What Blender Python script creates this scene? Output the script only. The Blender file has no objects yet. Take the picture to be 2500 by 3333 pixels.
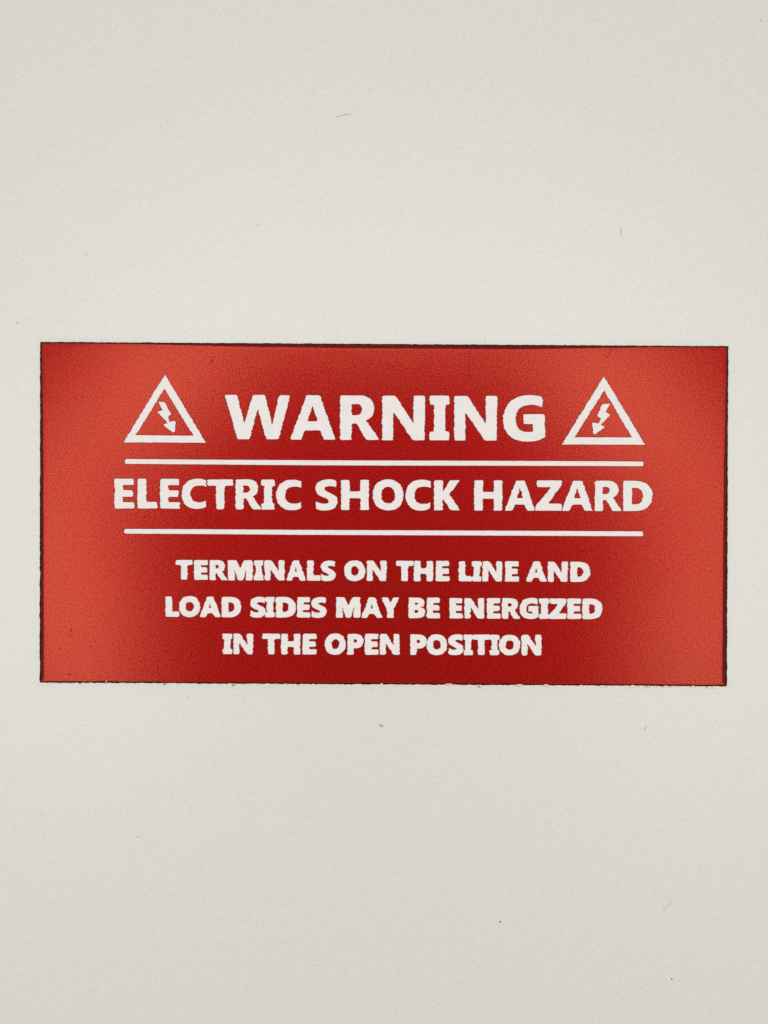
import bpy, math, random
import numpy as np
from mathutils import Vector
from mathutils.geometry import delaunay_2d_cdt

# ------------------------------------------------------------------ units
# the sign is 2240 units wide; one unit is 0.0568 mm (a 127 mm wide engraved plate)
S = 5.68e-5
CX, CY = 1250.0, 1666.5          # centre of the framed patch of wall, in units
D = 0.200                        # camera distance from the wall, metres
DU = D / S
scene = bpy.context.scene
col = scene.collection

# ------------------------------------------------------------------ camera
cam_d = bpy.data.cameras.new('camera')
cam = bpy.data.objects.new('camera', cam_d)
col.objects.link(cam)
cam.location = (0, -D, 0)
cam.rotation_euler = (math.radians(90), 0, 0)
cam_d.sensor_fit = 'HORIZONTAL'
cam_d.sensor_width = 36.0
cam_d.lens = 36.0 * D / (2500 * S)
cam_d.clip_start = 0.005
cam_d.clip_end = 50.0
scene.camera = cam

# ------------------------------------------------------------------ world: dim, even room light
world = bpy.data.worlds.new("World")
scene.world = world
world.use_nodes = True
bg = world.node_tree.nodes['Background']
bg.inputs[0].default_value = (1.0, 0.978, 0.885, 1)
bg.inputs[1].default_value = 0.50

# ------------------------------------------------------------------ area lights added in an arch behind the camera, standing for the bright room
def fill_light(name, x, z, dist, w, h, radiance, colour=(1, 0.998, 0.995), tilt=0.0, shape='RECTANGLE'):
    """x, z = centre in metres, dist = metres in front of the wall"""
    d = bpy.data.lights.new(name, 'AREA')
    d.shape = shape
    d.size = w
    d.size_y = h
    area = w * h * (math.pi / 4 if shape in ('ELLIPSE', 'DISK') else 1)
    d.energy = radiance * math.pi * area
    d.color = colour
    o = bpy.data.objects.new(name, d)
    col.objects.link(o)
    o.location = (x, -dist, z)
    o.rotation_euler = (math.radians(90), tilt, 0)
    return o

FILL_LIGHTS = [
    # x,    z,     dist, w,    h,    radiance, tilt
    ('fill_left',        -0.298, -0.085, 0.80, 0.10, 0.34, 10.8, math.radians(-6)),
    ('fill_upper_left',  -0.215,  0.120, 0.80, 0.09, 0.19, 11.5, math.radians(40)),
    ('fill_right',        0.300, -0.095, 0.80, 0.10, 0.34, 9.3, math.radians(6)),
    ('fill_upper_right',  0.220,  0.108, 0.80, 0.10, 0.20, 10.5, math.radians(-38)),
    ('fill_top',          0.000,  0.200, 0.80, 0.40, 0.09, 7.5, 0),
]
for (n, x, z, dist, w, h, r, t) in FILL_LIGHTS:
    fill_light(n, x, z, dist, w, h, r, tilt=t, shape='ELLIPSE')

scene.view_settings.view_transform = 'Standard'
scene.view_settings.look = 'None'
scene.view_settings.exposure = 0.045
scene.view_settings.gamma = 1.0

# ------------------------------------------------------------------ node helpers
def new_mat(name):
    m = bpy.data.materials.new(name)
    m.use_nodes = True
    nt = m.node_tree
    nt.nodes.clear()
    return m, nt

class NT:
    def __init__(s, nt):
        s.nt = nt
        tc = nt.nodes.new('ShaderNodeTexCoord')
        vm = nt.nodes.new('ShaderNodeVectorMath'); vm.operation = 'SCALE'
        vm.inputs['Scale'].default_value = 1.0 / S
        nt.links.new(tc.outputs['Object'], vm.inputs[0])
        s.co = vm.outputs[0]          # coordinates in units
    def n(s, typ, **kw):
        nd = s.nt.nodes.new(typ)
        for k, v in kw.items():
            if k.startswith('i_'):
                nd.inputs[k[2:]].default_value = v
            else:
                setattr(nd, k, v)
        return nd
    def l(s, a, b):
        s.nt.links.new(a, b)
    def stretch(s, v):
        m = s.n('ShaderNodeVectorMath', operation='MULTIPLY')
        m.inputs[1].default_value = v
        s.l(s.co, m.inputs[0])
        return m.outputs[0]
    def noise(s, period, detail=2.0, rough=0.5, dist=0.0, vec=None, seed=0.0):
        t = s.n('ShaderNodeTexNoise')
        t.noise_dimensions = '4D'
        t.inputs['W'].default_value = seed
        t.inputs['Scale'].default_value = 1.0 / period
        t.inputs['Detail'].default_value = detail
        t.inputs['Roughness'].default_value = rough
        t.inputs['Distortion'].default_value = dist
        s.l(vec if vec is not None else s.co, t.inputs['Vector'])
        return t.outputs['Fac']
    def ramp(s, fac, stops):
        r = s.n('ShaderNodeValToRGB')
        e = r.color_ramp.elements
        while len(e) < len(stops):
            e.new(0.5)
        for i, (p, c) in enumerate(stops):
            e[i].position = p
            e[i].color = (c, c, c, 1) if isinstance(c, (int, float)) else (*c, 1)
        s.l(fac, r.inputs[0])
        return r.outputs[0]
    def mix(s, fac, a, b, mode='MIX'):
        m = s.n('ShaderNodeMix', data_type='RGBA', blend_type=mode)
        for sock, v in ((m.inputs['Factor'], fac), (m.inputs['A'], a), (m.inputs['B'], b)):
            if isinstance(v, (int, float)):
                sock.default_value = v
            elif isinstance(v, tuple):
                sock.default_value = (*v, 1)
            else:
                s.l(v, sock)
        return m.outputs['Result']
    def math(s, op, a, b=0.0):
        m = s.n('ShaderNodeMath', operation=op)
        for i, v in enumerate((a, b)):
            if isinstance(v, (int, float)):
                m.inputs[i].default_value = v
            else:
                s.l(v, m.inputs[i])
        return m.outputs[0]
    def bump(s, h, dist_units, strength=1.0, normal=None):
        b = s.n('ShaderNodeBump')
        b.inputs['Distance'].default_value = dist_units * S
        b.inputs['Strength'].default_value = strength
        s.l(h, b.inputs['Height'])
        if normal is not None:
            s.l(normal, b.inputs['Normal'])
        return b.outputs[0]
    def out(s, sh):
        o = s.n('ShaderNodeOutputMaterial')
        s.l(sh, o.inputs['Surface'])

# ---- powder coated off-white wall
WALL, nt = new_mat('off_white_powder_coat'); N = NT(nt)
fine = N.noise(6.0, 2.5, 0.6, seed=1)
mid = N.noise(22.0, 2.0, 0.55, vec=N.stretch((0.6, 1, 1.6)), seed=2)
patch = N.noise(240.0, 3.0, 0.6, seed=3)
c = N.mix(N.ramp(patch, [(0.35, 0.0), (0.65, 1.0)]), (0.728, 0.708, 0.664), (0.722, 0.708, 0.684))
c = N.mix(1.0, c, N.ramp(fine, [(0.25, 0.90), (0.75, 1.09)]), 'MULTIPLY')
c = N.mix(1.0, c, N.ramp(mid, [(0.3, 0.985), (0.7, 1.012)]), 'MULTIPLY')
pn = N.n('ShaderNodeBsdfPrincipled')
pn.inputs['Roughness'].default_value = 0.37
pn.inputs['Specular IOR Level'].default_value = 0.68
N.l(c, pn.inputs['Base Color'])
h = N.math('ADD', N.noise(7.0, 2.0, 0.5, seed=4), N.math('MULTIPLY', N.noise(28.0, 1.0, seed=5), 0.5))
N.l(N.bump(h, 0.9, 0.5), pn.inputs['Normal'])
N.out(pn.outputs[0])

# ---- red cap of the engraved laminate: satin, slightly metallic red lacquer with orange peel
RED, nt = new_mat('red_satin_laminate'); N = NT(nt)
g1 = N.noise(5.5, 2.0, 0.6, seed=11)
g2 = N.noise(16.0, 2.0, 0.5, vec=N.stretch((1, 1, 1.3)), seed=12)
g3 = N.noise(180.0, 3.0, 0.55, seed=13)
base = N.mix(N.ramp(g3, [(0.35, 0.0), (0.65, 1.0)]), (0.262, 0.0016, 0.0026), (0.248, 0.0022, 0.0022))
base = N.mix(1.0, base, N.ramp(g1, [(0.30, 0.50), (0.5, 1.0), (0.70, 1.55)]), 'MULTIPLY')
base = N.mix(1.0, base, N.ramp(g2, [(0.3, 0.92), (0.7, 1.07)]), 'MULTIPLY')
pit = N.ramp(N.noise(7.0, 1.0, 0.5, seed=14), [(0.27, 0.45), (0.33, 1.0)])
base = N.mix(1.0, base, pit, 'MULTIPLY')
dif = N.n('ShaderNodeBsdfDiffuse'); N.l(base, dif.inputs['Color'])
gl = N.n('ShaderNodeBsdfGlossy')
gl.distribution = 'BECKMANN'
gtint = N.mix(1.0, (0.029, 0.0083, 0.0046), N.ramp(g1, [(0.30, 0.55), (0.5, 1.0), (0.70, 1.6)]), 'MULTIPLY')
N.l(gtint, gl.inputs['Color'])
N.l(N.ramp(g1, [(0.2, 0.165), (0.8, 0.22)]), gl.inputs['Roughness'])
hh = N.math('ADD', N.math('MULTIPLY', N.noise(5.0, 1.5, 0.5, seed=15), 0.8), N.math('MULTIPLY', N.noise(30.0, 2.0, 0.5, seed=16), 0.1))
nb = N.bump(hh, 0.32, 0.5)
N.l(nb, gl.inputs['Normal']); N.l(nb, dif.inputs['Normal'])
# fine handling scratches break the gloss a little
add = N.n('ShaderNodeAddShader')
N.l(dif.outputs[0], add.inputs[0]); N.l(gl.outputs[0], add.inputs[1])
gl2 = N.n('ShaderNodeBsdfGlossy')           # broad red sheen of the pigment under the clear surface
gl2.distribution = 'BECKMANN'
gl2.inputs['Roughness'].default_value = 0.33
gl2.inputs['Color'].default_value = (0.046, 0.0012, 0.0014, 1)
N.l(nb, gl2.inputs['Normal'])
add2 = N.n('ShaderNodeAddShader')
N.l(add.outputs[0], add2.inputs[0]); N.l(gl2.outputs[0], add2.inputs[1])
N.out(add2.outputs[0])

# ---- maroon chamfer, its dark reflection painted into the colour
MAROON, nt = new_mat('maroon_dark_reflection'); N = NT(nt)
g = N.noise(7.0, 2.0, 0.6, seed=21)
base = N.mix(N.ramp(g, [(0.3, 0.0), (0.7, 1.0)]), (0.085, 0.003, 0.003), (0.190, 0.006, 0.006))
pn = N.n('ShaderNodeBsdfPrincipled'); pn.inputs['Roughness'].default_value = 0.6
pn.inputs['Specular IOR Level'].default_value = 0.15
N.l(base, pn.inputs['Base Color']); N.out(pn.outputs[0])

# ---- charred black outer edge
CHAR, nt = new_mat('charred_edge'); N = NT(nt)
g = N.noise(8.0, 3.0, 0.7, seed=31)
base = N.mix(N.ramp(g, [(0.45, 0.0), (0.75, 1.0)]), (0.010, 0.003, 0.002), (0.080, 0.026, 0.015))
pn = N.n('ShaderNodeBsdfPrincipled'); pn.inputs['Roughness'].default_value = 0.8
pn.inputs['Specular IOR Level'].default_value = 0.1
N.l(base, pn.inputs['Base Color']); N.out(pn.outputs[0])

# ---- walls of the engraved outlines, a dark sharpening halo painted into the colour
RIM, nt = new_mat('engraved_edge_halo'); N = NT(nt)
g = N.noise(12.0, 2.0, 0.6, seed=41)
base = N.mix(N.ramp(g, [(0.3, 0.0), (0.7, 1.0)]), (0.150, 0.010, 0.006), (0.270, 0.030, 0.012))
pn = N.n('ShaderNodeBsdfPrincipled'); pn.inputs['Roughness'].default_value = 0.7
pn.inputs['Specular IOR Level'].default_value = 0.1
N.l(base, pn.inputs['Base Color']); N.out(pn.outputs[0])

# ---- white core laid bare by the engraving
CORE, nt = new_mat('engraved_white_core'); N = NT(nt)
scan = N.noise(7.0, 1.5, 0.6, vec=N.stretch((0.35, 1, 1.0)), seed=51)
blot = N.noise(30.0, 2.0, 0.6, seed=52)
spot = N.ramp(N.noise(11.0, 2.0, 0.6, seed=53), [(0.70, 0.0), (0.80, 1.0)])
c = N.mix(N.ramp(blot, [(0.35, 0.0), (0.65, 1.0)]), (0.885, 0.825, 0.828), (0.895, 0.838, 0.842))
c = N.mix(1.0, c, N.ramp(scan, [(0.25, 0.955), (0.75, 1.03)]), 'MULTIPLY')
c = N.mix(N.math('MULTIPLY', spot, 0.5), c, (0.55, 0.42, 0.34))
pn = N.n('ShaderNodeBsdfPrincipled'); pn.inputs['Roughness'].default_value = 0.85
pn.inputs['Specular IOR Level'].default_value = 0.2
N.l(c, pn.inputs['Base Color'])
N.l(N.bump(scan, 1.2, 0.4), pn.inputs['Normal'])
N.out(pn.outputs[0])

def plain(name, colour, rough=0.8):
    m, nt = new_mat(name); N = NT(nt)
    g = N.noise(6.0, 2.0, 0.6, seed=float(len(name)))
    c = N.mix(1.0, colour, N.ramp(g, [(0.3, 0.82), (0.7, 1.15)]), 'MULTIPLY')
    p = N.n('ShaderNodeBsdfPrincipled'); p.inputs['Roughness'].default_value = rough
    p.inputs['Specular IOR Level'].default_value = 0.12
    N.l(c, p.inputs['Base Color']); N.out(p.outputs[0])
    return m
GLUE = plain('dried_adhesive', (0.88, 0.78, 0.69))
PINK = plain('pink_paper_backing', (0.86, 0.60, 0.51))
GREY_MARK = plain('grey_mark', (0.46, 0.45, 0.40))
SOFT_MARK = plain('faint_mark', (0.62, 0.60, 0.54))
DARK_MARK = plain('dark_mark', (0.085, 0.080, 0.064))
BEIGE_MARK = plain('beige_mark', (0.52, 0.46, 0.38))

# ------------------------------------------------------------------ geometry helpers
def world_pts(p, z):
    """p: (n,2) image-like units (y down); z: height off the wall in units, scalar or (n,).
    Units are measured on the wall plane as seen by the camera distance, so raised points are drawn in by their height."""
    p = np.asarray(p, float)
    z = np.broadcast_to(np.asarray(z, float), (len(p),))
    k = (DU - z) / DU
    out = np.empty((len(p), 3))
    out[:, 0] = (p[:, 0] - CX) * k * S
    out[:, 1] = -z * S
    out[:, 2] = (CY - p[:, 1]) * k * S
    return out

def make_obj(name, verts, faces, mats, parent=None, fmat=None, smooth=False):
    me = bpy.data.meshes.new(name)
    me.from_pydata([tuple(v) for v in verts], [], [tuple(int(i) for i in f) for f in faces])
    for m in mats:
        me.materials.append(m)
    if fmat is not None:
        me.polygons.foreach_set('material_index', np.asarray(fmat, dtype=np.int32))
    if smooth:
        me.polygons.foreach_set('use_smooth', [True] * len(me.polygons))
    me.update()
    o = bpy.data.objects.new(name, me)
    col.objects.link(o)
    if parent is not None:
        o.parent = parent
    return o

_rng = np.random.RandomState(7)
TAB = _rng.uniform(-1, 1, 65536)
def hsh(i, j, k=0):
    return TAB[(np.asarray(i, dtype=np.int64) * 7919 + np.asarray(j, dtype=np.int64) * 104729 + k * 15485863) % 65536]
def vnoise(x, y, k=0):
    xi = np.floor(x); yi = np.floor(y); fx = x - xi; fy = y - yi
    fx = fx * fx * (3 - 2 * fx); fy = fy * fy * (3 - 2 * fy)
    a = hsh(xi, yi, k); b = hsh(xi + 1, yi, k); c_ = hsh(xi, yi + 1, k); d = hsh(xi + 1, yi + 1, k)
    return (a * (1 - fx) + b * fx) * (1 - fy) + (c_ * (1 - fx) + d * fx) * fy

def jitter(p, amp):
    """raster steps of the laser: sideways shifts that change from scan line to scan line"""
    p = np.array(p, float)
    x, y = p[:, 0].copy(), p[:, 1].copy()
    p[:, 0] += amp * (1.05 * vnoise(x / 13.0, y / 3.4, 1) + 0.55 * vnoise(x / 17.0, y / 9.0, 2))
    p[:, 1] += amp * 0.26 * vnoise(x / 12.0, y / 12.0, 3)
    return p

def area2(p):
    x, y = p[:, 0], p[:, 1]
    return 0.5 * np.sum(x * np.roll(y, -1) - np.roll(x, -1) * y)

def offset(p, d):
    """offset a closed polygon of positive area outwards by d (mitred, limited)"""
    p = np.asarray(p, float)
    a = p - np.roll(p, 1, 0); b = np.roll(p, -1, 0) - p
    a /= np.maximum(np.linalg.norm(a, axis=1, keepdims=True), 1e-9)
    b /= np.maximum(np.linalg.norm(b, axis=1, keepdims=True), 1e-9)
    na = np.stack([a[:, 1], -a[:, 0]], 1); nb_ = np.stack([b[:, 1], -b[:, 0]], 1)
    m = na + nb_
    den = 1.0 + np.sum(na * nb_, 1)
    m = m / np.maximum(den, 0.35)[:, None]
    return p + d * m

def round_corners(p, r):
    out = []
    n = len(p)
    for i in range(n):
        a, b, c_ = p[i - 1], p[i], p[(i + 1) % n]
        u = a - b; v = c_ - b
        lu, lv = np.linalg.norm(u), np.linalg.norm(v)
        if lu < 1e-6 or lv < 1e-6:
            continue
        cosang = np.dot(u, v) / (lu * lv)
        if cosang < -0.93:
            out.append(b); continue
        q = min(r, lu * 0.45, lv * 0.45)
        p0 = b + u / lu * q; p2 = b + v / lv * q
        for t in (0, 0.33, 0.67, 1):
            out.append((1 - t) ** 2 * p0 + 2 * t * (1 - t) * b + t * t * p2)
    return np.array(out)

def densify(p, step=2.0):
    out = []
    n = len(p)
    for i in range(n):
        a, b = p[i], p[(i + 1) % n]
        d = np.linalg.norm(b - a)
        if d < 0.25:
            continue
        k = max(1, int(math.ceil(d / step)))
        for t in range(k):
            out.append(a + (b - a) * t / k)
    return np.array(out)

def parse(path):
    conts = []; cur = []
    toks = path.replace(',', ' ').replace('M', ' M ').replace('L', ' L ').replace('C', ' C ').replace('Z', ' Z ').split()
    i = 0; mode = None
    while i < len(toks):
        t = toks[i]
        if t in 'MLCZ':
            mode = t; i += 1
            if t == 'Z':
                conts.append(np.array(cur, float)); cur = []
            continue
        if mode in 'ML':
            cur.append((float(toks[i]), float(toks[i + 1]))); i += 2
            if mode == 'M':
                mode = 'L'
        else:
            v = [float(q) for q in toks[i:i + 6]]; i += 6
            p0 = np.array(cur[-1]); p1 = np.array(v[0:2]); p2 = np.array(v[2:4]); p3 = np.array(v[4:6])
            for k in range(1, 10):
                s = k / 9
                q = (1 - s) ** 3 * p0 + 3 * s * (1 - s) ** 2 * p1 + 3 * s * s * (1 - s) * p2 + s ** 3 * p3
                cur.append(tuple(q))
    return conts

GL = {
 'E': 'M0,0 L97,0 L97,20 L40,20 L40,39 L93,39 L93,60 L40,60 L40,80 L100,80 L100,100 L0,100 Z',
 'L': 'M0,0 L43,0 L43,79 L100,79 L100,100 L0,100 Z',
 'C': 'M99,5 L99,25 C90,22 79,20.5 68,21.5 C46,22 34,34 34,51 C34,68 46,79 69,79.5 C79,80 89,79 98,74 L98,93 C89,98 78,100 62,100 C24,100 0,82 0,51 C0,20 25,0 63,0 C76,0 88,1.5 99,5 Z',
 'T': 'M0,0 L100,0 L100,20 L65.5,20 L65.5,100 L34.5,100 L34.5,20 L0,20 Z',
 'R': 'M0,0 L48,0 C74,0 87,12 87,30 C87,44 79,52 65,55.5 L100,100 L67,100 L45,66.5 C43,63.5 41,63 38,63 L29,63 L29,100 L0,100 Z M29,19 L29,44.5 L41,44.5 C51,44.5 56,38 56,31 C56,23 51,19 41,19 Z',
 'I': 'M0,0 L100,0 L100,20 L79,20 L79,81 L100,81 L100,100 L0,100 L0,81 L22,81 L22,20 L0,20 Z',
 'S': 'M95,4 L92,24 C82,21 72,19.5 62,20.5 C48,21.5 38,24 38,28.5 C38,34 48,38 60,42.5 C84,50 100,55 100,71 C100,90 78,100 42,100 C26,100 13,98 2,94 L3,71.5 C16,77 29,79.5 41,79.5 C54,79.5 63,76 63,71 C63,66 54,63 42,58.5 C16,51 1,45 1,28.5 C1,11 24,0 60,0 C74,0 86,1.5 95,4 Z',
 'H': 'M0,0 L30,0 L30,39 L71,39 L71,0 L100,0 L100,100 L71,100 L71,60 L29,60 L29,100 L0,100 Z',
 'O': 'M50,0 C81,0 100,19 100,50 C100,81 81,100 50,100 C19,100 0,81 0,50 C0,19 19,0 50,0 Z M50,22.5 C34,22.5 26.5,33 26.5,50 C26.5,68 34,78 50,78 C66,78 74,68 74,50 C74,33 66,22.5 50,22.5 Z',
 'K': 'M0,0 L33,0 L33,40 L63,0 L97,0 L58,47 L100,100 L65,100 L33,60 L33,100 L0,100 Z',
 'A': 'M0,100 L36.5,0 L65,0 L100,100 L74.5,100 L66,79 L32,79 L24.5,100 Z M49.5,23 L38,59 L61,59 Z',
 'Z': 'M6,0 L100,0 L100,13 L47,78 L100,78 L100,100 L0,100 L0,87 L62,21 L6,21 Z',
 'D': 'M0,0 L40,0 C78,0 100,18 100,50 C100,81 78,100 40,100 L0,100 Z M29.5,22 L29.5,79 L39,79 C59,79 69,69 69,50 C69,31 59,22 39,22 Z',
 'W': 'M0,0 L18.5,0 L29.5,65 L43.2,0 L61,0 L72.5,69 L83,1 L100,1 L82,100 L63.4,100 L50.2,31 L37.6,100 L19,100 Z',
 'N': 'M0,0 L30.5,0 L73.5,63 L73.5,0 L100,0 L99,100 L72,100 L25.5,36 L25,100 L0,100 Z',
 'G': 'M94,4 L94,26 C84,22.5 75,20.5 66,20.5 C42,20.5 29.5,33 29.5,52 C29.5,70 41,79.5 59,79.5 C64,79.5 68,79 72,78 L72,62 L49,62 L49,41 L100,41 L100,90.5 C88,97 74,100 59,100 C22,100 0,82 0,53 C0,20 24,0 64,0 C77,0 86,1.5 94,4 Z',
 'M': 'M0,0 L32,0 L50.5,50 L69,0 L100,0 L100,100 L75,100 L75,44 L59,100 L42,100 L24.5,44 L24.5,100 L0,100 Z',
 'Y': 'M0,0 L33,0 L51.5,35 L70,0 L100,0 L66,59 L66,100 L35,100 L35,62 Z',
 'B': 'M0,0 L50,0 C78,0 94,9 94,26 C94,38 87,44 76,47.5 C92,51 100,60 100,71 C100,90 84,100 52,100 L0,100 Z M31,19.5 L31,38.5 L47,38.5 C57,38.5 62,34 62,29 C62,23 57,19.5 47,19.5 Z M31,57 L31,80 L48,80 C60,80 65,76 65,69 C65,61 60,57 48,57 Z',
 'P': 'M0,0 L48,0 C83,0 100,12 100,33 C100,55 83,67 52,67 L34,67 L34,100 L0,100 Z M34,21 L34,46 L46,46 C59,46 65,41 65,33 C65,25 59,21 46,21 Z',
}

# letters: glyph, x0, x1, y0, y1   (per line: extra stroke weight, corner radius, raster step size)
LINES = [
 (0.3, 5.0, 1.8, [
  ('W', 731.8, 945.2, 1285.1, 1429.4), ('A', 944.5, 1092.4, 1286.2, 1431), ('R', 1106.9, 1234.6, 1287, 1431.9),
  ('N', 1244.1, 1383.7, 1288, 1433), ('I', 1398.9, 1463, 1287.5, 1433), ('N', 1479.2, 1618.5, 1288.5, 1434),
  ('G', 1637.6, 1774, 1286, 1437.5)]),
 (0.7, 4.5, 1.8, [
  ('E', 372.9, 437, 1558, 1655), ('L', 447.6, 512.2, 1558, 1655), ('E', 521.4, 585.6, 1558.5, 1655.5),
  ('C', 591.5, 672, 1558, 1656.5), ('T', 675.4, 758.6, 1560.5, 1657.5), ('R', 767, 851, 1560.5, 1658),
  ('I', 850.8, 894, 1561, 1658.5), ('C', 899, 981.4, 1561.5, 1660.5),
  ('S', 1026.3, 1098.6, 1560.3, 1661.5), ('H', 1110.2, 1200.6, 1562, 1659.7), ('O', 1213.3, 1313, 1560.6, 1661.2),
  ('C', 1320, 1402, 1561.4, 1661.9), ('K', 1412.9, 1497.9, 1563.2, 1660.8),
  ('H', 1543.8, 1635.3, 1563.5, 1661.8), ('A', 1644, 1741.9, 1564.3, 1662.2), ('Z', 1742.5, 1829, 1563.5, 1662.2),
  ('A', 1829.4, 1929.7, 1564.7, 1662.6), ('R', 1936.4, 2024.3, 1564.7, 1663.4), ('D', 2028.3, 2123.8, 1564.7, 1663.4)]),
 (2.3, 5.0, 1.8, [
  ('T', 571.6, 628.3, 1822.6, 1886.7), ('E', 632, 677.3, 1823, 1887.1), ('R', 682.3, 739.7, 1823, 1888.4),
  ('M', 741.7, 822.7, 1823.3, 1889.1), ('I', 826.1, 858.2, 1823.6, 1888.8), ('N', 861.2, 926.4, 1823.6, 1889.5),
  ('A', 931.4, 994.9, 1824.3, 1890.1), ('L', 999.6, 1042.8, 1824.3, 1890.1), ('S', 1043.8, 1092.4, 1824.3, 1891.5),
  ('O', 1120, 1188.7, 1824.1, 1891.6), ('N', 1194, 1258.4, 1824.6, 1891.1), ('T', 1288, 1346, 1825.3, 1891.6),
  ('H', 1347.6, 1409.8, 1825.6, 1892.1), ('E', 1418.7, 1463.6, 1825.8, 1892.1),
  ('L', 1493.3, 1536.7, 1826.6, 1892), ('I', 1535.8, 1567.6, 1826.9, 1892.6), ('N', 1570.5, 1635, 1826.9, 1892.6),
  ('E', 1644.6, 1689.1, 1826.9, 1892.9), ('A', 1712.3, 1779.7, 1827.2, 1893.4), ('N', 1783.2, 1848.6, 1828, 1894),
  ('D', 1856.4, 1921.8, 1828.3, 1894.3),
  ('L', 538.6, 583.5, 1941.3, 2007.8), ('O', 583.1, 651.6, 1940.2, 2008.8), ('A', 650.6, 717.5, 1942, 2008.8),
  ('D', 721.5, 785.7, 1942.3, 2009.4), ('S', 814.3, 864.3, 1942.6, 2010.5), ('I', 862.6, 894.7, 1943, 2009.5),
  ('D', 898, 962.9, 1943, 2010.1), ('E', 967.3, 1010.5, 1943.6, 2010.1), ('S', 1013.2, 1063.5, 1943.3, 2011.5),
  ('M', 1093.6, 1173.5, 1944, 2010.5), ('A', 1176.7, 1243.6, 1944.5, 2011), ('Y', 1241.8, 1298.6, 1944.5, 2011),
  ('B', 1330, 1383.8, 1944.7, 2012), ('E', 1389.5, 1433, 1945.2, 2012.3),
  ('E', 1463.4, 1506.7, 1946.7, 2012.8), ('N', 1512.3, 1576, 1947, 2013.4), ('E', 1584.8, 1629.4, 1946.7, 2013.7),
  ('R', 1634.3, 1693.2, 1947, 2014), ('G', 1691.3, 1753.5, 1946, 2014.7), ('I', 1755, 1788.3, 1947.7, 2014.4),
  ('Z', 1786.7, 1844.6, 1948, 2014.7), ('E', 1846.9, 1891.8, 1948, 2014.7), ('D', 1895.7, 1960.8, 1948.3, 2015.4),
  ('I', 724.3, 756, 2062.4, 2128.9), ('N', 759.8, 824, 2062.4, 2129.7), ('T', 854.3, 911.2, 2062.4, 2129.7),
  ('H', 914.9, 977.3, 2062.8, 2130.4), ('E', 984.8, 1030.7, 2062.8, 2130.4), ('O', 1057.6, 1125.3, 2061.7, 2131.2),
  ('P', 1130.9, 1182.9, 2063.2, 2130.8), ('E', 1187.7, 1232.5, 2063.2, 2131.2), ('N', 1237, 1301, 2063.2, 2131.2),
  ('P', 1335.5, 1388.1, 2064.6, 2131.7), ('O', 1388.1, 1455.2, 2064.3, 2132.6), ('S', 1459, 1508.8, 2064.9, 2132.6),
  ('I', 1508.8, 1539.2, 2065.5, 2132.6), ('T', 1537, 1596.4, 2065.5, 2132), ('I', 1593.5, 1624.5, 2066, 2132.6),
  ('O', 1623.9, 1693.4, 2066, 2133.2), ('N', 1697.7, 1762.8, 2066, 2133.5)]),
]

RIMW = 1.8
def shape_from(conts, grow, rad, amp):
    """list of clean contours (first = outside, rest = counters) -> [(inner floor ring, outer top ring, is_counter)]"""
    res = []
    for i, cpts in enumerate(conts):
        c_ = np.array(cpts, float)
        if area2(c_) < 0:
            c_ = c_[::-1]
        sgn = 1 if i == 0 else -1
        c_ = offset(c_, sgn * grow)
        if i == 0:
            c_ = round_corners(c_, rad)
        else:
            c_ = round_corners(c_, rad * 0.5)
        c_ = densify(c_, 2.1)
        top = offset(c_, sgn * RIMW)
        res.append((jitter(c_, amp), jitter(top, amp), i > 0))
    return res

SHAPES = []     # (kind, rings)
for grow, rad, amp, letters in LINES:
    for (g, x0, x1, y0, y1) in letters:
        conts = []
        for c_ in parse(GL[g]):
            w = (x1 - x0 - 2 * grow) / 100.0; h_ = (y1 - y0 - 2 * grow) / 100.0
            q = c_.copy()
            q[:, 0] = x0 + grow + q[:, 0] * w
            q[:, 1] = y0 + grow + q[:, 1] * h_
            conts.append(q)
        SHAPES.append(('letter', shape_from(conts, grow, rad, amp)))

def zz(base, pts, f=0.21097):
    return [(base[0] + x * f, base[1] + y * f) for x, y in pts]
TRI_L = zz((360, 1190), [(838, 137), (1472, 1190), (198, 1184)])
TRI_LI = zz((360, 1190), [(832, 352), (1274, 1080), (390, 1074)])
BOLT_L = zz((360, 1190), [(735, 557), (838, 560), (882, 650), (935, 750), (882, 782), (912, 868), (1002, 852), (990, 1022), (960, 1032), (805, 915), (885, 886), (720, 710), (808, 687)])
TRI_R = zz((1800, 1190), [(787, 165), (1424, 1221), (135, 1216)])
TRI_RI = zz((1800, 1190), [(790, 384), (1220, 1108), (333, 1105)])
BOLT_R = zz((1800, 1190), [(763, 592), (885, 586), (818, 715), (892, 757), (733, 912), (808, 945), (640, 1070), (622, 1045), (606, 885), (642, 878), (705, 895), (740, 815), (682, 775)])
SHAPES.append(('triangle', shape_from([TRI_L, TRI_LI], 0, 2.5, 1.8)))
SHAPES.append(('bolt', shape_from([BOLT_L], 0, 2.5, 1.6)))
SHAPES.append(('triangle', shape_from([TRI_R, TRI_RI], 0, 2.5, 1.8)))
SHAPES.append(('bolt', shape_from([BOLT_R], 0, 2.5, 1.6)))
def rule(xs, tops, bots, rad=5):
    pts = [(x, y) for x, y in zip(xs, tops)] + [(x, y) for x, y in zip(xs[::-1], bots[::-1])]
    return shape_from([pts], 0, rad, 1.0)
SHAPES.append(('rule', rule([406, 660, 980, 1280, 1580, 1840, 2095], [1494, 1496, 1498, 1499, 1499.8, 1500.8, 1502],
                            [1509.6, 1511.5, 1514, 1515.3, 1515.6, 1516.3, 1517.6])))
SHAPES.append(('rule', rule([404, 660, 980, 1280, 1580, 1840, 2094], [1721.6, 1722.6, 1724.8, 1726, 1727.2, 1728.3, 1729.6],
                            [1736.7, 1738.2, 1740.6, 1741.8, 1743, 1744.2, 1745.4])))

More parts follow.
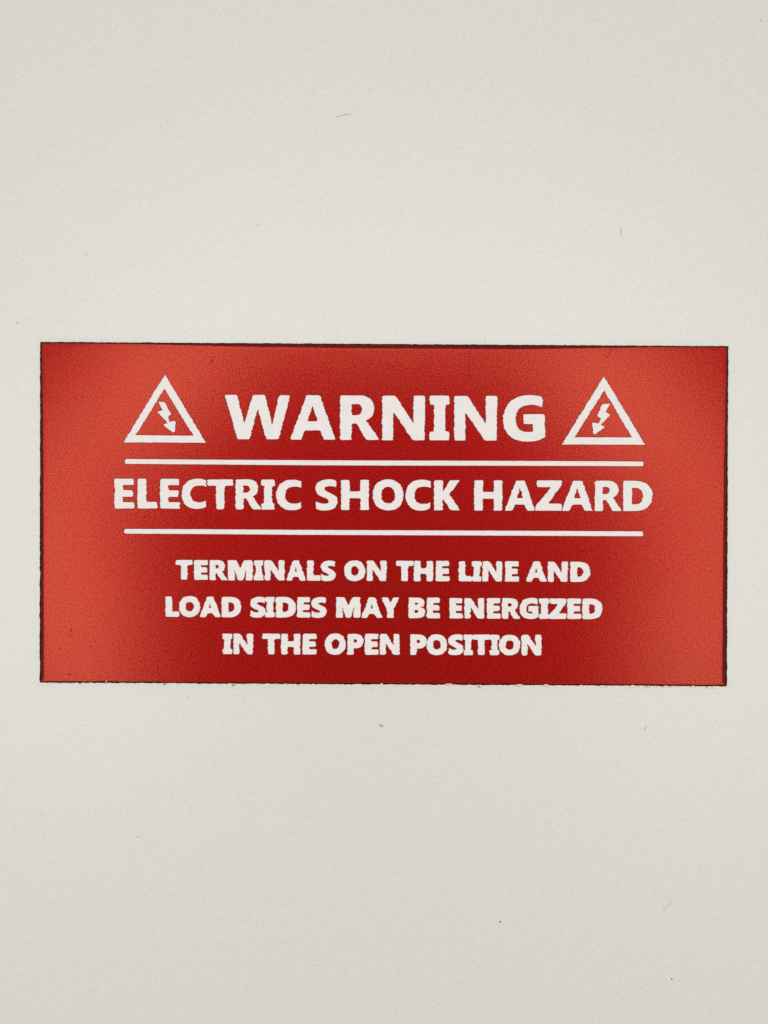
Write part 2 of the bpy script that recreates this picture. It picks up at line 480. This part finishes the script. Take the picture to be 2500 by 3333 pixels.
# ------------------------------------------------------------------ fill helper
def inside(pts, poly):
    x, y = pts[:, 0], pts[:, 1]
    r = np.zeros(len(pts), bool)
    a = poly; b = np.roll(poly, -1, 0)
    for (x0, y0), (x1, y1) in zip(a, b):
        if y0 == y1:
            continue
        hit = ((y0 > y) != (y1 > y)) & (x < (x1 - x0) * (y - y0) / (y1 - y0) + x0)
        r ^= hit
    return r

def cdt(loops):
    vs = []; es = []
    for lp in loops:
        b = len(vs); n = len(lp)
        vs += [Vector((float(q[0]), float(q[1]))) for q in lp]
        es += [(b + i, b + (i + 1) % n) for i in range(n)]
    v, e, f, *_ = delaunay_2d_cdt(vs, es, [], 0, 1e-5)
    v = np.array([(q[0], q[1]) for q in v]); f = np.array([t for t in f if len(t) == 3], dtype=int)
    return v, f

def fill(rings):
    v, f = cdt(rings)
    cen = v[f].mean(1)
    keep = inside(cen, rings[0])
    for r in rings[1:]:
        keep &= ~inside(cen, r)
    f = f[keep]
    # face towards the camera (+ up when y is down in units)
    a = v[f[:, 1]] - v[f[:, 0]]; b = v[f[:, 2]] - v[f[:, 0]]
    flip = (a[:, 0] * b[:, 1] - a[:, 1] * b[:, 0]) > 0
    f[flip] = f[flip][:, ::-1]
    return v, f

# ------------------------------------------------------------------ the wall
wall_half = 0.6
g = bpy.data.meshes.new('wall')
th = 0.004
vv = [(-wall_half, 0, -wall_half), (wall_half, 0, -wall_half), (wall_half, 0, wall_half), (-wall_half, 0, wall_half),
      (-wall_half, th, -wall_half), (wall_half, th, -wall_half), (wall_half, th, wall_half), (-wall_half, th, wall_half)]
wall = make_obj('wall', vv, [(0, 1, 2, 3), (7, 6, 5, 4), (0, 4, 5, 1), (1, 5, 6, 2), (2, 6, 7, 3), (3, 7, 4, 0)], [WALL])
bpy.data.meshes.remove(g)
wall['kind'] = 'structure'

# hairline scratches, fibres and specks on the paint
def strand(name, pts, widths, mat, h=0.7, parent=wall):
    pts = np.array(pts, float)
    # resample smoothly
    t = np.linspace(0, len(pts) - 1, max(8, len(pts) * 4))
    xs = np.interp(t, range(len(pts)), pts[:, 0]); ys = np.interp(t, range(len(pts)), pts[:, 1])
    ws = np.interp(t, np.linspace(0, len(pts) - 1, len(widths)), widths)
    for _ in range(2):
        xs[1:-1] = (xs[:-2] + 2 * xs[1:-1] + xs[2:]) / 4; ys[1:-1] = (ys[:-2] + 2 * ys[1:-1] + ys[2:]) / 4
    c_ = np.stack([xs, ys], 1)
    d = np.gradient(c_, axis=0); d /= np.linalg.norm(d, axis=1, keepdims=True)
    nrm = np.stack([-d[:, 1], d[:, 0]], 1)
    L = c_ + nrm * ws[:, None] / 2; R = c_ - nrm * ws[:, None] / 2
    n = len(c_)
    v = np.concatenate([world_pts(L, 0.05), world_pts(c_, h), world_pts(R, 0.05)])
    f = []
    for i in range(n - 1):
        f += [(i, i + 1, n + i + 1, n + i), (n + i, n + i + 1, 2 * n + i + 1, 2 * n + i)]
    return make_obj(name, v, f, [mat], parent)

def speck(name, x, y, rx, ry, ang, mat, h=0.9, parent=wall, seed=0):
    rs = random.Random(seed + int(x))
    n = 12; ring = []
    for i in range(n):
        a = 2 * math.pi * i / n; k = rs.uniform(0.78, 1.12)
        px, py = rx * k * math.cos(a), ry * k * math.sin(a)
        ring.append((x + px * math.cos(ang) - py * math.sin(ang), y + px * math.sin(ang) + py * math.cos(ang)))
    ring = np.array(ring); mid_ = np.array([[x, y]]) * 0.4 + ring * 0.6
    v = np.concatenate([world_pts(ring, 0.05), world_pts(mid_, h), world_pts([(x, y)], h * 1.15)])
    f = [(i, (i + 1) % n, n + (i + 1) % n, n + i) for i in range(n)] + [(n + i, n + (i + 1) % n, 2 * n) for i in range(n)]
    return make_obj(name, v, f, [mat], parent)

strand('scratch', [(1087, 382), (1097, 379.5), (1112, 376), (1126, 373), (1142, 371)], [0.6, 2.6, 2.8, 2.6, 2.0], GREY_MARK)
strand('scratch', [(1200, 286), (1203, 293), (1205, 300), (1202, 304)], [1.5, 2.8, 2.8, 1.2], SOFT_MARK)
strand('scratch', [(2018, 743), (2024, 749), (2022, 754), (2023, 761)], [1.8, 4.0, 2.0, 2.8], GREY_MARK)
strand('scratch', [(2104, 2363), (2101, 2369), (2098, 2374)], [2.0, 3.6, 2.0], GREY_MARK)
strand('fibre', [(2190, 2930), (2185.5, 2936), (2184, 2941), (2179, 2947), (2172, 2951), (2163, 2953), (2160, 2957), (2165, 2963)],
       [3, 2.6, 2.2, 2.8, 2.6, 2.6, 3.0, 2.2], SOFT_MARK)
strand('scratch', [(541, 390), (545, 393), (548, 398)], [2.5, 4, 2], SOFT_MARK)
strand('scratch', [(1574, 1100), (1577, 1108), (1582, 1117)], [1.2, 2.2, 1.4], SOFT_MARK)
speck('speck', 281, 828, 3.5, 4.5, 0.4, SOFT_MARK)
speck('speck', 1628.5, 3000, 2.9, 3.0, 0, DARK_MARK)
speck('speck', 450, 2724, 2.1, 2.8, 0.2, GREY_MARK)
speck('speck', 2187, 3187, 2.8, 2.8, 0, DARK_MARK)
speck('speck', 1240, 2362.5, 9.5, 4.2, 0.45, BEIGE_MARK)
speck('speck', 54, 1050, 3.0, 3.5, 0, SOFT_MARK)
speck('speck', 838, 731, 2.6, 3.0, 0, SOFT_MARK)
speck('speck', 2477, 66, 2.4, 3.6, 0.5, GREY_MARK)
speck('speck', 610, 2268, 3.4, 2.0, 0.5, SOFT_MARK)

# ------------------------------------------------------------------ the sign
sign = bpy.data.objects.new('warning_sign', None)
col.objects.link(sign)
sign['label'] = 'red rectangular engraved warning plate with white lettering and two triangles on off-white wall'
sign['category'] = 'sign'

T = 11.0        # thickness of the plate
DEP = 1.6       # depth of the engraving
TL, TR, BR, BL = np.array([130.5, 1112.5]), np.array([2371.0, 1126.5]), np.array([2366.5, 2236.0]), np.array([129.0, 2223.5])

def lerp_table(x, xs, ys):
    return np.interp(x, xs, ys)
def edge_points(step=2.5):
    """walk round the plate: base outline (ragged), width of the charred strip, width of the maroon strip"""
    P = []; NRM = []; WB = []; WM = []
    sides = [(TL, TR, 'top'), (TR, BR, 'right'), (BR, BL, 'bottom'), (BL, TL, 'left')]
    for a, b, nm in sides:
        L_ = np.linalg.norm(b - a); n = int(L_ / step)
        d = (b - a) / L_; nr = np.array([d[1], -d[0]])      # outwards (y down, clockwise on screen)
        for i in range(n):
            p = a + (b - a) * i / n
            x, y = p
            if nm == 'top':
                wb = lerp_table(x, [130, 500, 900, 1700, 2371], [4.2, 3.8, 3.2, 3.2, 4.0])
                wm = lerp_table(x, [130, 420, 800, 1100, 1700, 1950, 2150, 2371], [0.8, 1.2, 8, 10.5, 11, 5, 0.8, 0.6])  # wide where the chamfer's painted reflection is dark, narrow where it is bright
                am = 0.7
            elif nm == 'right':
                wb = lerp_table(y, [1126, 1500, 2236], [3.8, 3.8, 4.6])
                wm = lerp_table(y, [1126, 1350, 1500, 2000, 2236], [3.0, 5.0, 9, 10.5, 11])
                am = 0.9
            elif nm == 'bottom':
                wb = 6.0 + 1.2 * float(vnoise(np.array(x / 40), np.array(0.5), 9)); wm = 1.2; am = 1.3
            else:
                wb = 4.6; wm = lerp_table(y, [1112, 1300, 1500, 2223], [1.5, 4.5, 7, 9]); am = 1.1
            u = i * step
            r = am * (float(vnoise(np.array(u / 6.0), np.array(3.3), 11 + len(nm))) * 1.1
                      + 0.8 * float(vnoise(np.array(u / 17.0), np.array(7.7), 12 + len(nm))))
            P.append(p + nr * r); NRM.append((nr, am)); WB.append(wb); WM.append(wm)
    return np.array(P), WB, WM, NRM

P, WB, WM, NRM = edge_points()
corner = [TL, TR, BR, BL]
def inset_pt(p, wvals):
    """inset by side-dependent widths: clamp into the inner quad so corners mitre cleanly"""
    return p
n_e = len(P)
def ring_inset(total):
    """total(i) width; move each point in along its side's normal, then clip against the neighbouring sides"""
    out = np.empty((n_e, 2))
    sides = [(TL, TR), (TR, BR), (BR, BL), (BL, TL)]
    for i in range(n_e):
        nr, _ = NRM[i]
        # straight base position (without the ragged part)
        p = P[i]
        for (a, b) in sides:
            d = (b - a) / np.linalg.norm(b - a); nn = np.array([d[1], -d[0]])
            if np.dot(nn, nr) > 0.9:
                q = p - nn * (np.dot(p - a, nn))     # on the line
                p2 = q - nn * total[i]
        # clip along the side
        for (a, b) in sides:
            d = (b - a) / np.linalg.norm(b - a); nn = np.array([d[1], -d[0]])
            dist = np.dot(p2 - a, nn)
            if dist > -total[i]:
                p2 = p2 - nn * (dist + total[i])
        out[i] = p2
    return out
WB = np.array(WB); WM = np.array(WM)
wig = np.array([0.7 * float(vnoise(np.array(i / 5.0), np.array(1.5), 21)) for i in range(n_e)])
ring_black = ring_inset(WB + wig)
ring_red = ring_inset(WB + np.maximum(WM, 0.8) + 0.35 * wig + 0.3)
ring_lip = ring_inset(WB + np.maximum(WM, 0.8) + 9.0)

# ---- red face: cap sheet with the engraved shapes cut out, dark-haloed walls, chamfered edge
tops = []
for kind, rings in SHAPES:
    for (fl, tp, isc) in rings:
        tops.append(tp)
v, f = cdt([ring_lip] + tops)
cen = v[f].mean(1)
keep = inside(cen, ring_lip)
for kind, rings in SHAPES:
    bb0 = rings[0][1].min(0) - 1; bb1 = rings[0][1].max(0) + 1
    idx = np.where((cen[:, 0] > bb0[0]) & (cen[:, 0] < bb1[0]) & (cen[:, 1] > bb0[1]) & (cen[:, 1] < bb1[1]))[0]
    if len(idx) == 0:
        continue
    hole = inside(cen[idx], rings[0][1])
    for (fl, tp, isc) in rings[1:]:
        hole &= ~inside(cen[idx], tp)
    keep[idx[hole]] = False
f = f[keep]
a = v[f[:, 1]] - v[f[:, 0]]; b = v[f[:, 2]] - v[f[:, 0]]
flip = (a[:, 0] * b[:, 1] - a[:, 1] * b[:, 0]) > 0
f[flip] = f[flip][:, ::-1]
V = [world_pts(v, T)]
F = [tuple(t) for t in f]
FM = [0] * len(F)
base = len(v)
# dark-haloed walls down to the white core
all_floor = [(rings[0][0], [r[0] for r in rings[1:]], k) for k, (kind, rings) in enumerate(SHAPES)]
for k, (kind, rings) in enumerate(SHAPES):
    for (fl, tp, isc) in rings:
        n = len(fl)
        bad = np.zeros(n, bool)
        for (o0, oc, kk) in all_floor:
            if kk == k:
                continue
            if o0[:, 0].max() < fl[:, 0].min() - 4 or o0[:, 0].min() > fl[:, 0].max() + 4 or o0[:, 1].max() < fl[:, 1].min() - 4 or o0[:, 1].min() > fl[:, 1].max() + 4:
                continue
            ins = inside(tp, o0)
            for q in oc:
                ins &= ~inside(tp, q)
            bad |= ins
        V.append(world_pts(fl, T - DEP)); V.append(world_pts(tp, T))
        for i in range(n):
            j = (i + 1) % n
            if bad[i] and bad[j]:
                continue
            q = (base + i, base + j, base + n + j, base + n + i)
            F.append(q if isc else q[::-1]); FM.append(1)
        base += 2 * n
# chamfer and edge of the plate
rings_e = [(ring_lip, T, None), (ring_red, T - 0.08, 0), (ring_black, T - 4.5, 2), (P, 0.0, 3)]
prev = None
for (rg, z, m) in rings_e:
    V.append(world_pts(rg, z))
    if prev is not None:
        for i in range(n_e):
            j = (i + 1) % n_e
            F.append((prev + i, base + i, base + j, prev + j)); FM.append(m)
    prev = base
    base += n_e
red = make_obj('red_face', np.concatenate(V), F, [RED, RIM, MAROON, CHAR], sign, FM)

# ---- white shapes: floor of the engraving
n_let = 0
tri_obj = []
for k, (kind, rings) in enumerate(SHAPES):
    v, f = fill([r[0] for r in rings])
    dz = 0.06 * (k % 3)
    vv = world_pts(v, T - DEP - dz)
    nm = {'letter': 'letter', 'triangle': 'warning_triangle', 'bolt': 'lightning_bolt', 'rule': 'dividing_line'}[kind]
    par = sign
    if kind == 'bolt':
        par = tri_obj[-1]
    o = make_obj(nm, vv, f, [CORE], par)
    if kind == 'triangle':
        tri_obj.append(o)

# ---- scrap of adhesive backing squeezed out under the lower edge
rs = random.Random(5)
v = []; f = []
n = 900
d = BR - BL
for i in range(n + 1):
    t = i / n
    p = BL + d * t
    x = p[0]
    amt = float(np.interp(x, [129, 300, 480, 700, 1000, 1500, 1800, 2366], [1.0, 0.8, 2.0, 3.2, 3.6, 4.0, 5.6, 6.0]))
    w = amt + 1.6 * float(vnoise(np.array(x / 7.0), np.array(2.0), 31)) + 1.6 * float(vnoise(np.array(x / 23.0), np.array(4.0), 32))
    w = max(w, 0.2)
    z = 1.6 + 1.0 * float(vnoise(np.array(x / 9.0), np.array(6.0), 33))
    q0 = p + np.array([0, -6.0]); q1 = p + np.array([0, w * 0.5]); q2 = p + np.array([0, w])
    v += [tuple(world_pts([q0], 2.2)[0]), tuple(world_pts([q1], max(z, .5))[0]), tuple(world_pts([q2], 0.05)[0])]
    if i:
        b0 = 3 * (i - 1); b1 = 3 * i
        f += [(b0, b0 + 1, b1 + 1, b1), (b0 + 1, b0 + 2, b1 + 2, b1 + 1)]
make_obj('adhesive_backing', v, f, [GLUE], sign)
def crumb(x, w, h_, mat, up=0.0, seed=0):
    rs = random.Random(seed)
    y = BL[1] + (BR[1] - BL[1]) * (x - BL[0]) / (BR[0] - BL[0]) + up
    n = 16
    ring = []
    for i in range(n):
        a = 2 * math.pi * i / n
        k = rs.uniform(0.75, 1.15)
        ring.append((x + w / 2 * k * math.cos(a), y + h_ / 2 * k * math.sin(a)))
    ring = np.array(ring); mid_ = ring * 0.7 + np.array([[x, y]]) * 0.3
    vv = np.concatenate([world_pts(ring, 2.0), world_pts(mid_, 12.4), world_pts([(x, y)], 12.8)])
    ff = [(i, (i + 1) % n, n + (i + 1) % n, n + i) for i in range(n)] + [(n + i, n + (i + 1) % n, 2 * n) for i in range(n)]
    return make_obj('adhesive_crumb', vv, ff, [mat], sign)
for i, (x, w, h_, m, up) in enumerate([
        (1462, 30, 6, PINK, -2), (1242, 11, 5, PINK, -2), (1690, 26, 7, PINK, -1), (1778, 22, 7, PINK, -1),
        (1892, 18, 6, GLUE, 0), (1962, 24, 6, GLUE, 1), (2060, 20, 6, GLUE, 0), (2110, 18, 6, PINK, 1),
        (2168, 24, 6, GLUE, 1), (2255, 18, 6, GLUE, 1), (2310, 22, 5, GLUE, 2), (346, 3, 8, GLUE, -5),
        (930, 8, 4, GLUE, 0), (1020, 8, 4, GLUE, 0), (1395, 8, 4, GLUE, 0)]):
    crumb(x, w * 1.1, h_ * 1.4, m, up - 1.2, i)
for i, (x, w, h_, up) in enumerate([(535, 9, 3, 2), (760, 12, 2, 4), (1560, 9, 2, 5)]):
    o = crumb(x, w, h_, DARK_MARK, up, 40 + i)
    o.name = 'charred_fleck'

# ---- two hairline scratches across the red face
MAR_SCR = plain('maroon_scratch', (0.10, 0.004, 0.004), 0.6)
def face_scratch(pts, w):
    pts = np.array(pts, float)
    dd = pts[1] - pts[0]; dd /= np.linalg.norm(dd); nn = np.array([-dd[1], dd[0]]) * w / 2
    k = 14; L = []; R = []
    for i in range(k + 1):
        t = i / k; c_ = pts[0] * (1 - t) + pts[1] * t
        wob = float(vnoise(np.array(i / 2.0), np.array(pts[0][0]), 50)) * 0.5
        L.append(c_ + nn + wob); R.append(c_ - nn + wob)
    vv = np.concatenate([world_pts(L, T + 0.12), world_pts(R, T + 0.12)])
    ff = [(i, i + 1, k + 2 + i, k + 1 + i) for i in range(k)]
    make_obj('scratch', vv, ff, [MAR_SCR], sign)
face_scratch([(1527, 1140), (1528, 1238)], 1.7)
face_scratch([(1991, 1136), (1972, 1168)], 1.8)

SMUDGE = plain('dark_red_smudge', (0.40, 0.016, 0.014), 0.5)
def smudge(x, y, w, h_, ang):
    n = 14; k0 = random.Random(int(x)); ring = []
    for i in range(n):
        a = 2 * math.pi * i / n; k = k0.uniform(0.7, 1.15)
        px, py = w / 2 * k * math.cos(a), h_ / 2 * k * math.sin(a)
        ring.append((x + px * math.cos(ang) - py * math.sin(ang), y + px * math.sin(ang) + py * math.cos(ang)))
    vv = world_pts(ring, T + 0.1)
    make_obj('smudge', vv, [tuple(range(n))[::-1]], [SMUDGE], sign)
for q in [(689, 1176, 8, 19, 0.35), (232, 2052, 8, 16, 0.1), (228, 2068, 9, 5, 0.2), (226, 2196, 14, 7, 0.2), (272, 2208, 13, 4, 0.1), (479, 1271, 4, 5, 0), (295, 2103, 5, 11, 0.7)]:
    smudge(*q)
